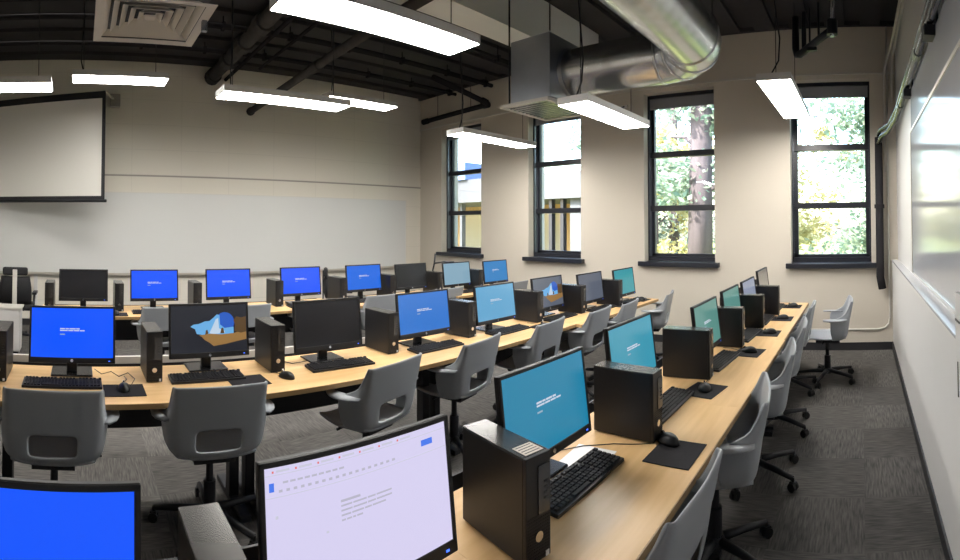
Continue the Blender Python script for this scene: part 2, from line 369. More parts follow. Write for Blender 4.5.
b = MB(); b.tube([(DX, DY-ER, DZ), (DX, YR, DZ)], DR, 40, False); b.done('long_run', spiral, t)
b = MB(); b.tube([(-2.67, DY, DZ), (-2.65, DY, DZ), (-2.63, DY, DZ)], [DR+.02, DR+.02, DR+.004], 40, False); b.done('collar', M['galvdark'], t)
for yy in (3.45, 1.6):
    for sx in (-.24, .24):
        b = MB(); b.cyl((DX+sx, yy, DZ), (DX+sx, yy, ZC+.02), .004, seg=6); b.done('hanger_wire', M['dark_metal'], t)
# four-way diffuser
t = thing('air_diffuser', 'square cream four-way air diffuser under the dark ceiling, top left', 'air vent', (-2.84, .385, 2.81))
b = MB(); n = 6; hs = .32
for k in range(n):
    o_ = hs-k*.05; i_ = o_-.034; z0 = .0 if k == 0 else .012+.004*k; z1 = z0+.03
    if k == 0: i_ = o_-.05; z1 = .006
    for sx, sy in ((1, 0), (-1, 0), (0, 1), (0, -1)):
        if sx: b.poly([(sx*o_, -o_, z0), (sx*o_, o_, z0), (sx*i_, i_, z1), (sx*i_, -i_, z1)])
        else: b.poly([(-o_, sy*o_, z0), (o_, sy*o_, z0), (i_, sy*i_, z1), (-i_, sy*i_, z1)])
b.bb((-.03, -.03, .03), (.03, .03, .036)); b.done('louvres', M['cream'], t, solid=.003)
b = MB(); b.bb((-.31, -.31, .075), (.31, .31, .22)); b.done('plenum', M['dark_metal'], t)
b = MB(); b.cyl((0, 0, .22), (0, 0, ZC-2.81+.055), .15, seg=24); b.done('neck', M['dark_metal'], t)
b = MB(); b.box((.1, .3, -.03), (.03, .03, .06)); b.done('damper_knob', M['conduit'], t)
# pipes
def pipe(name, label, pts, r, m='pipe_black', cat='pipe', group=None, couplings=(), seg=12):
    b = MB(); b.tube(pts, r, seg)
    for p, q in couplings: b.cyl(p, q, r*1.28, seg=seg)
    return tag(b.done(name, M[m]), label, cat, group)
pipe('drain_pipe', 'thick dark pipe crossing the ceiling to a flange on the left wall', [(XA, 2.8, 3.56), (-3.2, 2.8, 3.68)], .055, 'pipe_grey', couplings=[((XA, 2.8, 3.56), (XA+.05, 2.8, 3.56)), ((-5.6, 2.8, 3.62), (-5.4, 2.8, 3.62))])
pipe('insulated_pipe', 'fat black insulated pipe with couplings nearest the air diffuser', [(XA, 2.1, 4.05), (-2.8, 2.1, 4.05)], .10, 'pipe_grey', couplings=[((x, 2.1, 4.05), (x+.18, 2.1, 4.05)) for x in (-7.85, -7.0, -6.3, -5.6, -4.7, -3.7)])
pipe('thin_pipe', 'thin black pipe just right of the fat insulated pipe', [(XA, 2.36, 4.06), (-2.8, 2.36, 4.06)], .03)
pipe('thin_pipe', 'thin black pipe midway between the insulated pipe and the thick drain pipe', [(-7.0, 2.62, 4.0), (-3.2, 2.62, 4.0)], .022)
pipe('sprinkler_pipe', 'black sprinkler pipe in the far corner above the leftmost window', [(-7.62, 6.3, 3.708), (-5.95, 6.3, 3.75), (-5.86, 6.28, 3.75), (-5.83, 6.2, 3.76), (-5.83, 5.0, 3.95)], .045, couplings=[((-7.64, 6.3, 3.708), (-7.5, 6.3, 3.712)), ((-5.98, 6.3, 3.75), (-5.86, 6.3, 3.75)), ((-5.83, 6.22, 3.76), (-5.83, 6.1, 3.78))])
for xx, lab in ((-7.2, 'thin hanger rod holding the corner sprinkler pipe near its end'), (-6.3, 'thin hanger rod holding the corner sprinkler pipe near its elbow')):
    b = MB(); b.cyl((xx, 6.3, 3.76), (xx, 6.3, ZC+.02), .006, seg=6); tag(b.done('pipe_hanger', M['dark_metal']), lab, 'hanger', 'hangers of the corner pipe')
for k, (xx, zz, rr, lab) in enumerate([(-5.83, 4.08, .035, 'long dark pipe on the ceiling running towards the window corner, farthest from the beam'), (-4.75, 4.05, .03, 'long dark pipe on the ceiling midway between the beam and the corner pipe'), (-6.75, 4.1, .03, 'long dark ceiling pipe closest to the left wall'), (-4.15, 4.08, .022, 'thin dark ceiling conduit running beside the white beam')]):
    b = MB(); b.tube([(xx, YR, zz), (xx, 6.35, zz)], rr, 10)
    yy = .8
    while yy < 6.3:
        b.cyl((xx, yy, zz), (xx, yy, ZC+.03), .008, seg=6); b.box((xx, yy, zz), (.09, .04, .09)); yy += .9
    tag(b.done('ceiling_pipe', M['pipe_black']), lab, 'pipe', 'pipes along the ceiling')
t = thing('pipe_bracket', 'dark ceiling bracket with hanger rods beside the thick drain pipe', 'bracket', (-4.5, 3.2, 3.88))
b = MB(); b.tube([(-.1, 0, 0), (.3, .1, 0), (.7, 0, 0)], .03, 8); b.done('rail', M['dark_metal'], t)
for k in range(5):
    b = MB(); xx = .14*k; b.cyl((xx, .05+.03*(k % 2), 0), (xx, .05+.03*(k % 2), ZC-3.88+.02), .012, seg=6); b.done('hanger_rod', M['dark_metal'], t)
t = thing('pipe_drop', 'dark pipe drop with rods in front of the rightmost window top', 'pipe', (0, 0, 0))
b = MB(); b.tube([(-.30, 5.5, 3.80), (-.42, 5.65, 3.78), (-.72, 6.02, 3.72), (-.76, 6.08, 3.74), (-.78, 6.1, 3.82), (-.78, 6.1, ZC)], .045, 12); b.cyl((-.29, 5.48, 3.74), (-.29, 5.48, 3.9), .06); b.box((-.55, 5.8, 3.70), (.12, .05, .04)); b.done('run', M['dark_metal'], t)
for rx_, ry_, rz_, rr_ in ((-.66, 5.96, 3.7, .03), (-.58, 5.86, 3.74, .012), (-.46, 5.7, 3.75, .014)):
    b = MB(); b.cyl((rx_, ry_, rz_), (rx_, ry_, ZC), rr_, seg=8); b.done('rod', M['dark_metal'], t)
b = MB(); b.tube([(-.29, 5.48, 3.72), (-.29, 5.48, 4.0), (-.285, 5.44, 4.05), (-.27, 5.3, 4.06), (-.2, 3.2, 4.06)], .03, 12); b.done('steel_riser', M['conduit'], t)
# pipes on right wall
pipe('wall_pipe', 'shiny steel pipe sloping along the right wall top, lower one', [(XC2-.05, YR, 2.86), (XC2-.05, 5.2, 2.86), (XC2-.07, 5.5, 2.80), (.34, 5.95, 2.74), (.27, 6.15, 2.72), (.24, 6.30, 2.66)], .028, 'conduit', couplings=[((XC2-.05, 3.5, 2.86), (XC2-.05, 3.62, 2.86)), ((XC2-.05, 5.1, 2.86), (XC2-.05, 5.2, 2.86))], group=None)
pipe('wall_pipe', 'steel pipe along the right wall top, upper one of the pair', [(XC2-.045, YR, 2.96), (XC2-.045, 5.1, 2.96), (XC2-.06, 5.45, 2.9), (.36, 5.95, 2.83), (.26, 6.22, 2.81), (.24, 6.33, 2.76)], .026, 'conduit')
for yy, lab in ((2.97, 'dark clamp fixing the steel pipes to the right wall, nearer one'), (4.4, 'dark clamp fixing the steel pipes to the right wall, farther one')):
    b = MB(); b.bb((XC2-.012, yy-.06, 2.76), (XC2, yy+.06, 3.0)); b.bb((XC2-.085, yy-.06, 2.76), (XC2-.012, yy+.06, 2.825)); tag(b.done('pipe_clamp', M['dark_metal']), lab, 'clamp', 'pipe clamps on the right wall')
pipe('black_standpipe', 'thick black vertical pipe in the corner right of the rightmost window', [(.24, 6.36, 2.74), (.24, 6.36, .95), (.265, 6.36, .80)], .05, couplings=[((.24, 6.36, 1.83), (.24, 6.36, 1.88))])
pipe('white_conduit', 'pale conduit bending up the far right corner from low on the wall', [(-.9, 6.446, .27), (.22, 6.446, .27), (.30, 6.446, .29), (.345, 6.446, .34), (.36, 6.446, .42), (.36, 6.446, 4.2)], .012, 'cream', 'conduit')
pipe('white_conduit', 'pale vertical conduit nearest the black standpipe', [(.32, 6.42, 2.3), (.32, 6.42, 3.55), (.33, 6.3, 3.62), (.38, 5.5, 3.7), (.42, YR, 3.7)], .012, 'cream', 'conduit')
pipe('white_conduit', 'pale conduit along the top of the right wall', [(.42, 6.42, 3.2), (.42, 6.40, 3.7), (.43, 6.2, 3.78), (.45, YR, 3.78)], .016, 'cream', 'conduit')
t = thing('wall_camera', 'tiny dark security camera high between the two middle windows', 'camera', (-3.31, YB, 3.38))
b = MB(); b.bb((-.05, -.03, -.02), (.05, 0, .02)); b.done('mount', M['white'], t)
b = MB(); b.cyl((0, -.03, 0), (0, -.08, -.03), .01); b.ball((0, -.09, -.05), (.06, .07, .06)); b.done('head', M['dark_metal'], t)

# ------------------------------------------------------------------ tables
DK = .735
def table(xf, depth, y0, y1, label, group):
    t = thing('long_table', label, 'table', (xf, (y0+y1)/2, 0), 0, group); h = (y1-y0)/2-.0004
    b = MB(); b.bb((-depth+.003, -h, DK-.028), (-.004, h, DK)); b.done('tabletop', M['maple'], t)
    b = MB(); b.bb((-.004, -h, DK-.028), (0, h, DK-.001)); b.done('edge_band', M['edge'], t)
    for s in (-1, 1):
        b = MB(); yy = s*(h-.05)
        b.bb((-depth*.55-.04, yy-.03, .03), (-depth*.55+.04, yy+.03, DK-.03)); b.bb((-depth+.06, yy-.03, .005), (-.10, yy+.03, .04)); b.bb((-depth+.05, yy-.025, DK-.06), (-.08, yy+.025, DK-.028))
        b.done('leg', M['dark_metal'], t, bevel=.006)
    b = MB(); b.bb((-depth+.02, -h+.02, .36), (-depth+.035, h-.02, DK-.03)); b.done('modesty_panel', M['dark_metal'], t)
    b = MB(); b.bb((-depth-.10, -h, DK-.10), (-depth-.001, h, DK-.085)); b.bb((-depth-.10, -h, DK-.10), (-depth-.09, h, DK-.01)); b.done('cable_trough', M['dark_metal'], t)
    if 'middle' in group: b = MB(); b.bb((-depth-.125, -h, DK-.02), (-depth-.101, h, DK+.035)); b.done('back_rail', M['rail'], t)
    return t
rows = {
 'near row': dict(depth=.66, tabs=[(-.603, -1.5, .97), (-.603, .97, 2.42), (-.603, 2.42, 3.87), (-.612, 3.87, 5.70)]),
 'middle row': dict(depth=.66, tabs=[(-2.507, -1.9, -.45), (-2.507, -.45, .97), (-2.507, .97, 2.42), (-2.50, 2.42, 3.87), (-2.44, 3.87, 5.64)]),
 'back row': dict(depth=.66, tabs=[(-4.83, -.40, 1.15), (-4.83, 1.15, 2.88), (-4.76, 2.88, 4.4), (-4.62, 4.4, 5.72)]),
}
for rn, R in rows.items():
    n = len(R['tabs'])
    for k, (xf, y0, y1) in enumerate(R['tabs']):
        table(xf, R['depth'], y0, y1, 'maple-topped table with black legs, %s the window wall in the %s' % (NTH[n-1-k], rn), 'tables of the '+rn)

# ------------------------------------------------------------------ computer kit (built facing +X)
def strip_text(b, x, y, z, words, hgt, gap):
    for w in words: b.bb((x, y, z), (x+.0006, y+w, z+hgt)); y += w+gap
def monitor(label, group, screen_mat, graphic=None):
    t = thing('monitor', label, 'monitor', (0, 0, 0), 0, group)
    w, z0, z1 = .255, .095, .425   # half width, bottom and top above the desk
    b = MB(); b.bb((-.024, -w, z0), (-.006, w, z1)); b.bb((-.006, -w, z0), (0, w, z0+.032)); b.bb((-.006, -w, z1-.013), (0, w, z1)); b.bb((-.006, -w, z0), (0, -w+.013, z1)); b.bb((-.006, w-.013, z0), (0, w, z1))
    b.box((-.04, 0, .25), (.04, .26, .16), taper=.9); b.done('bezel', M['black'], t, bevel=.003)
    b = MB(); b.bb((-.007, -w+.012, z0+.031), (-.0035, w-.012, z1-.012)); sc = b.done('screen', screen_mat, t)
    if graphic: graphic(sc)
    b = MB(); b.bb((-.09, -.032, .0), (-.055, .032, .31)); b.done('stand_neck', M['black'], t, bevel=.006)
    b = MB(); b.bb((-.17, -.125, 0), (.015, .125, .012)); b.done('stand_base', M['standbase'], t, bevel=.008)
    b = MB(); b.mi = 0; b.cyl((.0, 0, z0+.016), (.0012, 0, z0+.016), .009, seg=16); b.done('badge', M['silver'], t)
    b = MB(); b.bb((0, .215, z0+.012), (.0015, .225, z0+.017)); b.done('power_light', M['led'], t)
    T = Matrix.Translation((0, 0, z1)) @ Matrix.Rotation(math.radians(-7), 4, 'Y') @ Matrix.Translation((0, 0, -z1))   # the panel leans back a little
    for c in t.children:
        if 'stand' in c.name: continue
        c.data.transform(T)
        for g in c.children: g.data.transform(T)
    return t
M['led'] = emis('led_blue', (.05, .15, 1, 1), 2.0)
M['txt'] = emis('screen_text', (.75, .85, 1, 1), .75)
M['txtb'] = emis('screen_text_soft', (.55, .75, .95, 1), .55)
def g_bluetext(sc):
    b = MB(); z = .29
    strip_text(b, -.0033, -.072, z, [.03, .018, .036, .02], .0065, .004); strip_text(b, -.0033, -.072, z-.010, [.045, .03, .03, .028], .006, .004)
    b.mi = 1; strip_text(b, -.0033, -.072, z-.032, [.03], .006, .004)
    b.done('screen_text', [M['txt'], M['txtb']], sc)
def em(n, c, s): M[n] = emis(n, rgb(*c), s); return M[n]
em('doc_text', (192, 190, 208), .9); em('doc_blue', (70, 120, 235), 1); em('doc_grey', (205, 205, 222), .95); em('doc_page', (232, 228, 246), 1.0); em('doc_red', (235, 120, 110), .9)
def g_doc(sc):
    b = MB(); x = -.0033; L, T = -.24, .41
    def r(u, v, w, h, mi): b.mi = mi; b.bb((x, L+u*.48, T-v*.28-h), (x+.0006, L+u*.48+w, T-v*.28))
    r(.0, .20, .48, .0012, 2); r(.0, .045, .48, .0012, 2)
    for k in range(7): r(.05+.11*k, .016, .03, .004, 2); r(.03+.11*k, .018, .004, .004, 4)
    r(.015, .10, .011, .017, 1); r(.84, .09, .035, .014, 1)
    for k in range(9): r(.08+.035*k, .10, .012, .004, 0)
    for k in range(18): r(.06+.035*k, .155, .008, .005, 0)
    r(.36, .34, .05, .005, 0)
    for k, wd in enumerate((.14, .14, .12, .05)): strip_text(b, x, L+.36*.48, T-(.39+.035*k)*.28, [wd*.2, wd*.25, wd*.15, wd*.3], .0035, .003)
    r(.04, .33, .006, .006, 2); r(.28, .53, .006, .004, 2)
    b.done('document', [M['doc_text'], M['doc_blue'], M['doc_grey'], M['doc_page'], M['doc_red']], sc)
em('wp_sky', (40, 95, 200), .9); em('wp_light', (110, 180, 235), .9); em('wp_pale', (200, 220, 240), .9); em('wp_sand', (165, 125, 70), .8); em('wp_rock', (110, 82, 45), .6)
def g_wall(sc):
    b = MB(); x = -.003
    def p(mi, pts): b.mi = mi; b.poly([(x+mi*.0003, -.243+u*.486, .126+v*.286) for u, v in pts])
    def arc(cx, cy, rx, ry, a0, a1, n=14): return [(cx+rx*math.cos(a0+(a1-a0)*k/n), cy+ry*math.sin(a0+(a1-a0)*k/n)) for k in range(n+1)]
    p(0, [(.46, .40)]+[(.46, .58), (.53, .63), (.57, .72)]+arc(.70, .62, .13, .22, 2.6, -.5)+[(.82, .40)])
    p(1, [(.25, .555), (.29, .60), (.36, .61), (.44, .66), (.50, .665), (.56, .74), (.60, .80), (.635, .78), (.64, .58), (.70, .50), (.82, .52), (.82, .38), (.50, .34), (.33, .40), (.31, .50)])
    p(2, [(.50, .42), (.55, .58), (.585, .70), (.615, .72), (.625, .50), (.70, .44), (.70, .40), (.52, .38)])
    p(3, [(.36, .37), (.50, .395), (.66, .37), (.83, .385), (.90, .42), (.99, .41), (.99, .24), (.84, .20), (.70, .16), (.55, .13), (.50, .20), (.43, .27), (.40, .33)])
    p(4, [(.44, .375), (.45, .47), (.47, .48), (.485, .40)])
    p(4, [(.64, .39), (.655, .50), (.68, .51), (.695, .39)])
    p(4, [(.83, .42), (.84, .55), (.82, .66), (.86, .74), (.92, .71), (.99, .73), (.99, .40), (.92, .38)])
    b.done('wallpaper', [M[k] for k in ('wp_sky', 'wp_light', 'wp_pale', 'wp_sand', 'wp_rock')], sc)
def tower(label, group, sticker=False):
    t = thing('computer_tower', label, 'computer', (0, 0, 0), 0, group); D, W, H = .292, .0463, .29
    b = MB(); b.bb((-D, -W, 0.004), (-.012, W, H-.004)); b.done('case', M['case'], t, bevel=.003)
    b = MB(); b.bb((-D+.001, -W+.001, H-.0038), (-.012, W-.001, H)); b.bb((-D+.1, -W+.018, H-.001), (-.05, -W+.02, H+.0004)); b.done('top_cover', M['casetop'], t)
    b = MB(); b.bb((-.012, -W, 0.004), (0, W, H)); b.done('front_panel', M['black'], t, bevel=.002)
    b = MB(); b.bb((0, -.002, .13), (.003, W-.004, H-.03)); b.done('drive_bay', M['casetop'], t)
    b = MB()
    for k in range(14): b.bb((0, -W+.004, .014+k*.0085), (.0015, W-.004, .018+k*.0085))
    b.done('vent_grille', M['key'], t)
    b = MB()
    for zz in (.165, .18, .195, .21): b.bb((.0032, .018, zz), (.0045, .034, zz+.006))
    b.done('usb_port', M['case'], t)
    b = MB(); b.cyl((.0, .0, .072), (.004, .0, .072), .014, seg=24); b.done('badge', M['silver'], t)
    b = MB(); b.bb((.001, W-.02, .008), (.003, W-.008, .022)); b.done('label_sticker', M['paper'], t)
    for zz in (.06, .11, .2):
        b = MB(); b.bb((-D-.004, -.02, zz), (-D, .02, zz+.018)); b.done('rear_port', M['silver'], t)
    if sticker:
        b = MB(); b.bb((-.075, -.03, H+.0002), (-.018, .036, H+.001)); s = b.done('paper_label', mat('label_paper', (.7, .66, .58, 1), .5), t)
        b = MB()
        for k in range(4): b.bb((-.068+.013*k, -.026, H+.0011), (-.064+.013*k, .03, H+.0014))
        b.done('label_print', mat('label_ink', (.12, .12, .12, 1), .6), s)
    return t
def keyboard(label, group):
    t = thing('keyboard', label, 'keyboard', (0, 0, 0), 0, group)
    b = MB(); b.box((0, 0, .009), (.142, .444, .014), ry=.035); b.bb((-.065, -.2, 0), (-.055, .2, .008)); b.bb((.055, -.2, 0), (.065, .2, .004)); b.done('body', M['black'], t, bevel=.004)
    b = MB()
    for r in range(6):
        xx = -.054+r*.0205+(.004 if r else 0); z = .020-xx*.035
        c = 0; yy = -.212
        while yy < .2:
            w = .0165
            if r == 5 and -.125 < yy < -.03: w = .115
            if r == 0 and c % 5 == 4: yy += .012
            if abs(yy-.083) < .008 or abs(yy-.148) < .006: yy += .006
            b.box((xx, yy+w/2, z), (.0165, w, .007), taper=.86); yy += w+.0023; c += 1
    b.done('keys', M['key'], t)
    return t
def mouse(label, group):
    t = thing('mouse', label, 'mouse', (0, 0, 0), 0, group)
    b = MB(); vs = b.ball((0, 0, .0), (.125, .07, .075), 20, 12)
    for v in vs: v.co.z = max(v.co.z, 0)*(1.0+.25*(v.co.x/.06)); v.co.z += .001
    b.done('shell', M['black'], t, smooth=True)
    b = MB(); b.cyl((-.035, -.004, .026), (-.035, .004, .026), .011, seg=14); b.done('scroll_wheel', M['conduit'], t)
    b = MB(); b.tube([(-.055, 0, .012), (-.09, .005, .004), (-.16, .03, .004), (-.22, .02, .004)], .0022, 6); b.done('cable', M['black'], t)
    return t
def scr(name, c, s, rough=.2, spec=.5): return emis('screen_'+name, rgb(*c), s, rough, (.012, .012, .014, 1), spec)
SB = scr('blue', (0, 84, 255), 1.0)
SC = {'blue': SB, 'off': scr('off', (20, 20, 24), .25, .25), 'dark': scr('dark', (30, 33, 42), .9),  # oblique screens: window reflection and viewing-angle tint put into the glow colour
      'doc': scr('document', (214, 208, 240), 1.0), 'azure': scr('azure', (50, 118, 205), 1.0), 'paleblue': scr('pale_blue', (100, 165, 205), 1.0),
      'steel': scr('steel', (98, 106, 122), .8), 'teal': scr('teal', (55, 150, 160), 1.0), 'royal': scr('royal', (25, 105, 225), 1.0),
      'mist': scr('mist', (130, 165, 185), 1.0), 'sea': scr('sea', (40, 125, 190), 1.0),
      'petrol': scr('petrol', (30, 128, 165), 1.0), 'cyan': scr('cyan', (60, 150, 175), 1.0), 'sage': scr('sage', (88, 140, 132), 1.0), 'grey': scr('grey', (140, 148, 168), 1.0), 'sand': scr('sand', (150, 142, 130), .9)}  # grey and sand: reflections on switched-off screens, painted as glow
# per row: monitors (x, y, screen, graphic, what it shows, dz, yaw), towers (x front, y, yaw)
STN = {
 'near row': dict(
  mons=[(-.93, -.135, 'blue', None, 'bright blue screen nearest the camera', 0, 0), (-.955, .617, 'doc', g_doc, 'white document on its screen', 0, 0), (-1.07, 1.452, 'petrol', g_bluetext, 'large teal-blue screen', 0, 0),
        (-1.15, 2.30, 'cyan', g_bluetext, 'turquoise screen half hidden by a tower', 0, 0), (-1.04, 3.205, 'sage', g_bluetext, 'dull green screen', -.03, 0), (-1.07, 3.975, 'sage', None, 'dull green screen', -.035, 0),
        (-1.07, 4.625, 'grey', None, 'pale grey reflection painted on its blank screen', -.035, 0), (-1.07, 5.30, 'sand', None, 'sand-coloured reflection painted on its blank screen', 0, 0)],
  tows=[(-.79, .268, 0), (-.825, 1.085, -9), (-.85, 1.95, -1), (-.885, 2.83, 4), (-.88, 3.62, 3), (-.86, 4.30, 3), (-.83, 4.94, 0)],
  kbs=[(-.965, 1.50, 0), (-.965, 2.33, 0), (-.93, 3.18, -4), (-.93, 3.96, -3), (-.93, 4.62, 0), (-.93, 5.3, 0)], 
  pads=[(-.735, 1.86, 0), (-.86, 2.61, -8), (-.80, 3.45, -5), (-.78, 4.08, 0), (-.76, 4.72, 0), (-.76, 5.42, 0)], mice=[(-.80, 1.94, -.5), (-.86, 2.62, -1.2), (-.80, 3.46, -.2), (-.77, 4.08, .1), (-.76, 4.72, 0), (-.76, 5.42, 0)]),
 'middle row': dict(
  mons=[(-2.96, -.04, 'blue', g_bluetext, 'bright blue screen with small white text', -.01, 0), (-3.0, .80, 'dark', g_wall, 'dark beach-cave wallpaper', -.005, 0), (-2.94, 1.60, 'off', None, 'switched-off black screen', -.01, 0), (-2.93, 2.42, 'azure', g_bluetext, 'mid-blue screen', -.015, 0),
        (-2.93, 3.23, 'paleblue', g_bluetext, 'pale blue screen', -.025, 0), (-2.97, 4.06, 'steel', g_wall, 'grey screen with a small colour picture', -.03, 0), (-2.85, 4.69, 'steel', None, 'blank grey screen', -.035, 0), (-2.76, 5.32, 'teal', None, 'teal screen', -.035, 0)],
  tows=[(-2.80, -.455, 0), (-2.83, .435, 0), (-2.84, 1.20, 0), (-2.86, 2.09, 2), (-2.86, 2.88, 2), (-2.82, 3.745, 0), (-2.73, 4.37, 0), (-2.63, 5.0, 0)],
  kbs=[(-2.80, -.09, 0), (-2.85, .75, 0), (-2.80, 1.62, -3), (-2.80, 2.44, 0), (-2.80, 3.26, 0), (-2.80, 4.03, 0), (-2.70, 4.69, 0), (-2.62, 5.32, 0)],
  pads=[(-2.71, .25, 0), (-2.745, .97, 0), (-2.68, 3.60, 0), (-2.62, 4.99, 0), (-2.60, 5.46, 0)], mice=[(-2.72, .25, 0), (-2.73, 1.21, .3), (-2.66, 3.6, 0), (-2.60, 5.46, 0)]),
 'back row': dict(
  mons=[(-5.20, .04, 'off', None, 'switched-off black screen', 0, 0), (-5.20, .785, 'blue', g_bluetext, 'bright blue screen, left of three alike', 0, 0), (-5.20, 1.60, 'blue', g_bluetext, 'bright blue screen, middle of three alike', 0, 0), (-5.20, 2.47, 'blue', g_bluetext, 'bright blue screen, right of three alike', 0, 0),
        (-5.18, 3.32, 'royal', g_bluetext, 'slightly paler blue screen', 0, 0), (-5.10, 4.00, 'off', None, 'switched-off black screen', -.01, 0), (-5.0, 4.72, 'mist', None, 'misty grey-blue screen', -.02, 0), (-4.86, 5.36, 'sea', g_bluetext, 'sea-blue screen', -.02, 0)],
  tows=[(-5.1, -.31, 0), (-5.1, .41, 0), (-5.1, 1.235, 0), (-5.08, 2.16, 0), (-5.05, 2.96, 2), (-5.02, 3.66, 2), (-4.95, 4.38, 3), (-4.82, 5.03, 3)],
  kbs=[(-5.03, .02, 0), (-5.03, .76, 0), (-5.03, 1.60, 0), (-5.03, 2.47, 0), (-5.0, 3.32, 0), (-4.95, 4.0, 0), (-4.85, 4.72, 0), (-4.72, 5.36, 0)],
  pads=[(-4.95, .37, 0), (-4.95, 1.10, 0)], mice=[(-4.95, .37, 0), (-4.95, 1.10, 0)]),
}
kb0 = ms0 = tw0 = None
def lbl(what, k, n, rn): return '%s, %s the window wall in the %s' % (what, NTH[n-1-k], rn)
for rn, R in STN.items():
    ms = R['mons']; n = len(ms)
    for k, (x, y, sc, g, desc, dz, yaw) in enumerate(ms):
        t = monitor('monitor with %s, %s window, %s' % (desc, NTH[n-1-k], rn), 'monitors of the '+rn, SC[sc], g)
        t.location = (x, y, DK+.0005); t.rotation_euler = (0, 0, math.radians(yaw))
        if dz:
            for c in t.children:
                if c.name.split('.')[0] not in ('stand_neck', 'stand_base'): c.location.z = dz
    n = len(R['tows'])
    for k, (x, y, yaw) in enumerate(R['tows']):
        lab = lbl('black computer tower', k, n, rn); grp = 'computer towers of the '+rn
        if rn == 'near row' and k == 1:
            lab = 'black computer tower with paper label on top, right of the white-document monitor'
            t = tower(lab, grp, True); t.location = (x, y, DK+.0005); t.rotation_euler = (0, 0, math.radians(yaw))
        elif tw0 is None:
            tw0 = tower(lab, grp); tw0.location = (x, y, DK+.0005); tw0.rotation_euler = (0, 0, math.radians(yaw))
        else: dup(tw0, (x, y, DK+.0005), math.radians(yaw), lab, grp)
    n = len(R['kbs'])
    for k, (x, y, yaw) in enumerate(R['kbs']):
        lab = lbl('black keyboard', k, n, rn); grp = 'keyboards of the '+rn
        if kb0 is None: kb0 = keyboard(lab, grp); kb0.location = (x, y, DK+.0005); kb0.rotation_euler = (0, 0, math.radians(yaw))
        else: dup(kb0, (x, y, DK+.0005), math.radians(yaw), lab, grp)
    n = len(R['pads'])
    for k, (x, y, yaw) in enumerate(R['pads']):
        b = MB(); b.box((0, 0, .002), (.19, .225, .003)); o = b.done('mouse_pad', M['pad']); o.location = (x, y, DK+.0005); o.rotation_euler = (0, 0, math.radians(yaw))
        tag(o, lbl('black cloth mouse pad', k, n, rn), 'mouse pad', 'mouse pads of the '+rn)
    n = len(R['mice'])
    for k, (x, y, rz) in enumerate(R['mice']):
        lab = lbl('small black mouse', k, n, rn); grp = 'mice of the '+rn
        zz = DK+.0045 if any(abs(x-p[0]) < .09 and abs(y-p[1]) < .1 for p in R['pads']) else DK+.0005
        if ms0 is None: ms0 = mouse(lab, grp); ms0.location = (x, y, zz); ms0.rotation_euler = (0, 0, rz)
        else: dup(ms0, (x, y, zz), rz, lab, grp)
single('paper_sheet', lambda b: b.box((-1.03, 1.66, DK+.002), (.17, .22, .001), rz=.1), M['paper'], 'white paper sheet on the table under the large teal-blue monitor', 'paper')
def cable(label, pts, r=.002): 
    b = MB(); b.tube(pts, r, 6); tag(b.done('cable', M['dark_metal']), label, 'cable')
z = DK+.004
cable('thin dark cable looping on the table behind the keyboard and paper sheet', [(-1.2, 1.6, z), (-1.1, 1.75, z), (-1.0, 1.83, z), (-.93, 1.86, z), (-.86, 1.9, z)])
cable('dark cable on the table below the white-document monitor corner', [(-1.0, .80, z), (-.86, .86, z), (-.80, .95, z), (-.82, 1.02, z)])
cable('thin cable curling on the middle table right of the blue monitor stand', [(-3.1, .10, z), (-3.0, .14, z), (-3.05, .2, z), (-2.95, .24, z), (-3.02, .30, z), (-2.9, .33, z), (-2.8, .3, z)], .0022)
cable('thin cable crossing behind the keyboard of the black switched-off monitor', [(-3.1, 1.3, z), (-2.98, 1.36, z), (-3.0, 1.5, z), (-2.92, 1.6, z)], .0022)
# desk lamp / document camera arm near corner
t = thing('document_camera', 'thin black articulated arm stand before the leftmost window', 'document camera', (-5.235, 4.52, DK))
b = MB(); b.cyl((0, 0, 0), (0, 0, .02), .05); b.done('base', M['dark_metal'], t)
b = MB(); b.tube([(0, 0, .02), (-.01, -.03, .25), (0, 0, .38), (.01, .01, .52)], .012, 8); b.tube([(0, 0, .385), (.03, .15, .40), (.04, .26, .385)], .012, 8); b.done('arm', M['dark_metal'], t)
b = MB(); b.box((.04, .28, .37), (.05, .07, .06)); b.done('head', M['dark_metal'], t)

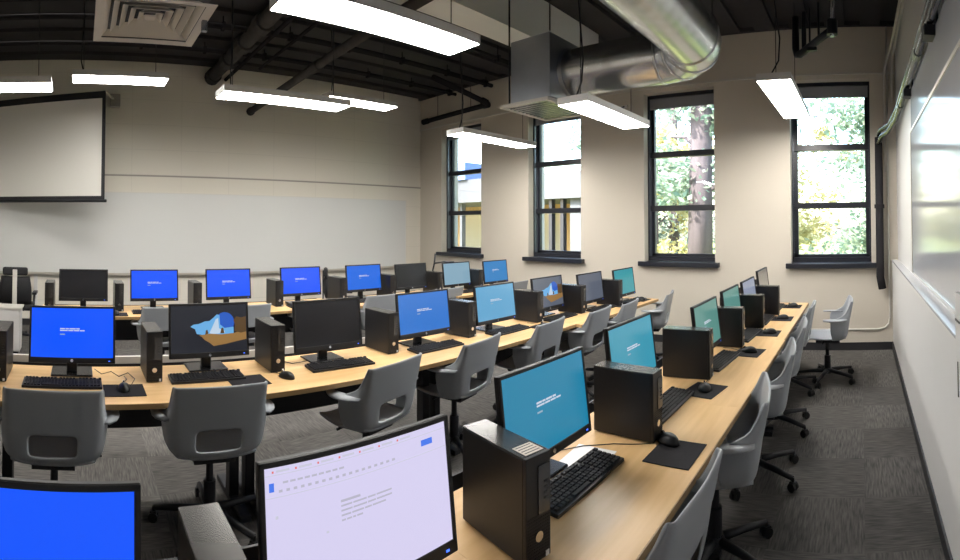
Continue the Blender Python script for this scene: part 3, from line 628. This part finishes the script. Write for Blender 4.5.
# ------------------------------------------------------------------ chairs (local: faces +Y, origin on the floor)
def chair_proto(label, group):
    t = thing('swivel_chair', label, 'chair', (0, 0, 0), 0, group)
    # seat
    b = MB(); rowsv = []
    for i in range(11):
        v = i/10; y = -.19+.425*v; row = []
        hw = .205+.03*math.sin(PI*min(1, v*1.1))
        if v > .85: hw -= .03*((v-.85)/.15)**2
        for j in range(13):
            u = -1+2*j/12; z = .462+.02*abs(u)**3-.012*math.sin(PI*v)+(-.02*((v-.8)/.2)**2 if v > .8 else 0)
            row.append((u*hw, y, z))
        rowsv.append(row)
    b.grid(rowsv); b.done('seat', M['shell'], t, solid=.014)
    # wrap-round back with the hand hole
    zs = [.450, .478, .505, .54, .58, .618, .648, .672, .708, .75, .79, .825, .852]
    W = [.185, .225, .242, .25, .256, .260, .262, .258, .244, .240, .237, .235, .233]
    YB_ = [-.165, -.20, -.213, -.219, -.226, -.232, -.236, -.240, -.249, -.256, -.264, -.271, -.278]
    F = [.04, .07, .09, .105, .115, .12, .12, .11, .03, .02, .012, .008, .004]
    RC = [.07]*8+[.04, .032, .026, .02, .016]
    rowsv = []
    for z, w, yb, f, rc in zip(zs, W, YB_, F, RC):
        half = [(0, yb), (.06, yb+.002), (.115, yb+.006)]
        for k in range(5):
            a = PI/2*k/4; half.append((w-rc+rc*math.sin(a), yb+.012+rc-rc*math.cos(a)))
        for k in (1, 2, 3): half.append((w+.003*k, yb+.012+rc+f*k/3-.0))
        pts = [(-x, y, z) for x, y in half[:0:-1]]+[(x, y, z) for x, y in half]
        rowsv.append(pts)
    nc = len(rowsv[0]); mid = nc//2
    def skip(i, j):
        if 2 <= i < 5 and mid-2 <= j < mid+2: return True
        return False
    b = MB(); b.grid(rowsv, skip)
    for v in [v for v in b.bm.verts if not v.link_faces]: b.bm.verts.remove(v)
    b.done('backrest', M['shell'], t, solid=.014, subsurf=1)
    for s in (-1, 1):
        b = MB(); rr = []
        for k in range(6):
            y = -.20+.24*k/5; wd = (.03, .068, .08, .078, .066, .04)[k]
            x0 = .246+.012*k/5; rr.append([(s*x0, y, .672), (s*(x0+wd*.6), y, .674), (s*(x0+wd), y, .668)])
        b.grid(rr); b.done('armrest', M['shell'], t, solid=.013)
    b = MB(); b.bb((-.11, -.13, .405), (.11, .12, .447)); b.cyl((.10, .02, .425), (.22, .02, .42), .009, seg=8); b.bb((.19, .0, .412), (.25, .04, .426)); b.cyl((-.10, .05, .425), (-.2, .05, .42), .009, seg=8); b.done('tilt_mechanism', M['dark_metal'], t, bevel=.005)
    b = MB(); b.cyl((0, 0, .11), (0, 0, .26), .034, seg=16); b.cyl((0, 0, .26), (0, 0, .41), .02, seg=16); b.done('gas_column', M['dark_metal'], t)
    b = MB(); b.cyl((0, 0, .075), (0, 0, .125), .05, .042, seg=20); b.done('base_hub', M['dark_metal'], t)
    for k in range(5):
        a = 2*PI*k/5+.3; c, s = math.cos(a), math.sin(a)
        b = MB(); b.tube([(.03*c, .03*s, .10), (.16*c, .16*s, .095), (.31*c, .31*s, .078)], [.024, .02, .015], 10); l = b.done('leg', M['dark_metal'], t)
        b = MB(); ax = Vector((-s, c, 0)); p = Vector((.31*c, .31*s, .028))
        for q in (-1, 1): b.cyl(p+ax*(q*.006), p+ax*(q*.024), .027, seg=14)
        b.cyl((p.x, p.y, .03), (p.x, p.y, .085), .009, seg=8); b.box((p.x, p.y, .05), (.035, .035, .02), rz=a); b.done('caster', M['black'], l)
    return t
CH = []
def turn(fx, fy): return math.atan2(-fx, fy)
# (backrest x, y, facing angle offset deg)
midc = [(-2.37, -.12, 0), (-2.37, .70, -3), (-2.36, 1.76, 14), (-2.42, 2.56, 12), (-2.43, 3.40, 8), (-2.38, 4.14, 6), (-2.33, 4.68, 8), (-2.20, 5.46, 14)]
bakc = [(-4.70, -1.0, 0), (-4.68, .84, 0), (-4.66, 1.66, 3), (-4.70, 2.52, 0), (-4.68, 3.30, 0), (-4.66, 4.30, 0), (-4.50, 5.45, 0)]
neac = [(-.50, 1.48, 0), (-.47, 2.42, 12), (-.45, 3.24, 8), (-.46, 4.02, 6), (-.48, 4.92, 0)]
ch0 = None
def place(xb, y, off, label, group, base=0):
    global ch0
    a = math.radians(off); f = Vector((-math.cos(a), -math.sin(a), 0)); rz = turn(f.x, f.y)
    loc = Vector((xb, y, 0))+f*.262
    if ch0 is None: ch0 = chair_proto(label, group); ch0.location = loc; ch0.rotation_euler = (0, 0, rz)
    else: dup(ch0, loc, rz, label, group)
for rn, lst in (('middle row', midc), ('back row', bakc[1:]), ('near row', neac)):
    n = len(lst)
    for k, (x, y, o) in enumerate(lst): place(x, y, o, 'grey plastic shell swivel chair, %s the window wall in the %s' % (NTH[n-1-k], rn), 'swivel chairs of the '+rn)
place(-.11, 5.27, 4, 'grey swivel chair standing alone in the aisle by the far right corner', 'swivel chair in the aisle')

def office_chair(label, loc, rz, spine):
    t = thing('office_chair', label, 'chair', loc, rz, None)
    b = MB(); b.box((0, .02, .48), (.46, .44, .07)); b.done('seat', M['mesh'], t, bevel=.03)
    b = MB(); rr = []
    for i in range(9):
        v = i/8; z = .55+.365*v; hw = .205+.02*math.sin(PI*v)-.02*v; yy = -.22-.04*math.sin(PI*v)-.05*v
        rr.append([(u*hw, yy+.05*abs(u)**2, z) for u in [-1+.25*k for k in range(9)]])
    b.grid(rr); b.done('backrest', M['mesh'], t, solid=.035)
    b = MB(); b.box((0, -.27, .985), (.34, .06, .11)); b.done('headrest', M['mesh'], t, bevel=.025)
    b = MB(); b.box((0, -.305, .78), (.06, .02, .46)); b.done('spine', M['cream'] if spine else M['dark_metal'], t, bevel=.004)
    for s in (-1, 1):
        b = MB(); b.tube([(s*.10, -.2, .46), (s*.24, -.12, .50), (s*.245, -.08, .66)], .018, 8); b.box((s*.245, 0, .67), (.06, .24, .03)); b.done('armrest', M['dark_metal'], t)
    b = MB(); b.cyl((0, 0, .1), (0, 0, .45), .028); b.done('gas_column', M['dark_metal'], t)
    for k in range(5):
        a = 2*PI*k/5; b = MB(); b.tube([(0, 0, .1), (.31*math.cos(a), .31*math.sin(a), .07)], [.025, .016], 8); b.cyl((.31*math.cos(a)-.02, .31*math.sin(a), .03), (.31*math.cos(a)+.02, .31*math.sin(a), .03), .029); b.done('leg', M['dark_metal'], t)
t = thing('low_cabinet', 'low pale cabinet in front of the black chair at far left', 'cabinet', (-6.23, -1.15, 0))
b = MB(); b.bb((-.13, -.42, .04), (.12, .42, .56)); b.done('body', M['white'], t, bevel=.004)
b = MB(); b.bb((-.14, -.44, .56), (.14, .44, .585)); b.done('top', M['cream'], t, bevel=.004)
b = MB(); b.bb((-.11, -.4, 0), (.10, .4, .04)); b.done('plinth', M['dark_metal'], t)
for q in (-1, 1):
    b = MB(); b.bb((.121, min(q*.005, q*.41), .06), (.136, max(q*.005, q*.41), .55)); d = b.done('door', M['white'], t)
    b = MB(); b.cyl((.137, q*.05, .4), (.15, q*.05, .4), .012); b.done('knob', M['conduit'], d)
office_chair('black high-back office chair with pale spine, seen from behind at far left', (-6.86, -.86, 0), PI/2, True)
office_chair('black high-back office chair seen side-on between the blue back row monitors', (-6.04, 3.56, 0), -.494, False)

# ------------------------------------------------------------------ outside
b = MB(); b.bb((-40, YB+.5, -.45), (25, 60, -.35)); tag(b.done('lawn', M['grass']), 'sunlit grass ground outside the windows', 'lawn', None, 'stuff')
def tree(label, x, y, h, r, tw, n, lm, z0=2.0, lean=0, leaf=.10, group='trees outside the windows'):
    t = thing('tree', label, 'tree', (x, y, -.4), 0, group)
    b = MB(); b.tube([(0, 0, 0), (lean*.3, 0, h*.3), (lean*.6, 0, h*.6), (lean, 0, h)], [tw*1.15, tw, tw*.85, tw*.4], 14)
    for k in range(7):
        a = k*2.4; zz = z0+(h-z0)*k/8; b.tube([(lean*zz/h, 0, zz), (lean*zz/h+r*.35*math.cos(a), r*.35*math.sin(a), zz+.5), (lean*zz/h+r*.8*math.cos(a), r*.8*math.sin(a), zz+.7)], [tw*.25, tw*.16, .02], 6)
    b.done('trunk', M['bark'], t)
    b = MB(); cl = [(Vector((random.gauss(0, .42)*r, random.gauss(0, .42)*r, z0+(h-z0)*random.random())), .35+.55*random.random()) for _ in range(46)]
    for k in range(n):
        c, rr = random.choice(cl); p = c+Vector((random.gauss(0, .5), random.gauss(0, .5), random.gauss(0, .38)))*rr*r*.45
        a = Vector((random.uniform(-1, 1), random.uniform(-1, 1), random.uniform(-.6, .6))).normalized(); q = a.orthogonal().normalized()
        q.rotate(Matrix.Rotation(random.random()*6.28, 3, a)); l = leaf*random.uniform(.6, 1.3)
        b.poly([p-a*l, p+q*l*.5, p+a*l, p-q*l*.5])
    b.done('foliage', M[lm], t)
tree('big brown-trunked tree filling the second window from the right', -4.12, 12.2, 12, 2.6, .30, 9000, 'leaf', 2.8, .2)
tree('leafy green tree outside the rightmost window, nearer one', .6, 13.0, 8, 2.6, .14, 11000, 'leaf', .3)
tree('yellow-leaved tree low outside the rightmost window left side', -2.6, 15.5, 6, 2.2, .12, 7000, 'leafy', .2)
tree('pale green tree farther out between the two right windows', -7.5, 19, 10, 3, .2, 5200, 'leaf', .5)
tree('yellow-leaved tree behind the second window from the right', -6.6, 15, 5, 2.0, .12, 4200, 'leafy', .2)
tree('yellow-leaved tree behind the dark columns of the neighbouring building', -11.6, 19.5, 4.5, 1.8, .1, 6000, 'leafy', .1)
tree('green tree seen high in the second window from the left', -10.4, 18.5, 9, 2.2, .16, 2600, 'leaf', 4.8)
tree('tall dark-green conifer outside the rightmost window right side', 2.2, 17, 11, 2.4, .2, 9000, 'leaf', .3)
# neighbouring building
t = thing('neighbour_building', 'low neighbouring building with pale roof and timber wall outside the left windows', 'building', (0, 0, 0))
b = MB(); b.bb((-30, 13.0, 2.5), (-8.2, 24, 3.35)); b.done('roof_slab', M['conc'], t)
b = MB(); b.bb((-30, 12.9, 3.35), (-13.2, 24, 4.0)); b.done('fascia', M['fascia'], t)
b = MB(); b.bb((-30, 16.5, -.4), (-10.6, 17, 2.5)); b.done('timber_wall', M['wood'], t)
b = MB(); b.bb((-8.75, 13.2, -.4), (-8.25, 17, 2.5)); b.done('end_wall', M['conc'], t)
for x in (-9.2, -9.66, -10.3, -11.5, -12.7, -13.9, -15.1):
    b = MB(); b.bb((x, 13.3, -.4), (x+.12, 13.5, 2.5)); b.done('column', M['frame'] if x > -10 else M['conc'], t)
for k in range(6):
    b = MB(); x = -12.6-k*2.2; b.bb((x, 16.44, .4), (x+1.3, 16.5, 2.2)); b.done('window_glass', M['glassdark'], t)

# ------------------------------------------------------------------ light, world, camera
W_ = bpy.data.worlds.new('World'); S.world = W_; W_.use_nodes = True; nt = W_.node_tree; bg = nt.nodes['Background']
sky = nt.nodes.new('ShaderNodeTexSky'); sky.sky_type = 'NISHITA'; sky.sun_disc = False; sky.sun_elevation = math.radians(48); sky.sun_rotation = math.radians(205); sky.air_density = 1.4; sky.dust_density = 2.5
nt.links.new(sky.outputs[0], bg.inputs[0]); bg.inputs[1].default_value = 1.7
sun = bpy.data.lights.new('sun', 'SUN'); so = bpy.data.objects.new('sun', sun); COL.objects.link(so); sun.energy = 22; sun.angle = .01; sun.color = (1, .93, .8)
so.rotation_euler = (math.radians(46), 0, math.radians(-28))

cam = bpy.data.cameras.new('camera'); co = bpy.data.objects.new('camera', cam); COL.objects.link(co); S.camera = co
F_ = 496.76; yaw = (480-860.85)/F_
cam.type = 'PANO'; cam.panorama_type = 'CENTRAL_CYLINDRICAL'
cam.central_cylindrical_range_u_min = -480/F_; cam.central_cylindrical_range_u_max = 480/F_
cam.central_cylindrical_range_v_min = -(560-215.72)/F_; cam.central_cylindrical_range_v_max = 215.72/F_
cam.central_cylindrical_radius = 1
co.location = (0, 0, 1.65); co.rotation_euler = (PI/2+.0191, 0, -yaw)
cam.clip_start = .01

S.view_settings.view_transform = 'Standard'; S.view_settings.look = 'None'; S.view_settings.exposure = 0; S.view_settings.gamma = 1; S.view_settings.use_curve_mapping = False
S.cycles.max_bounces = 8; S.cycles.sample_clamp_indirect = 6; S.cycles.use_denoising = True
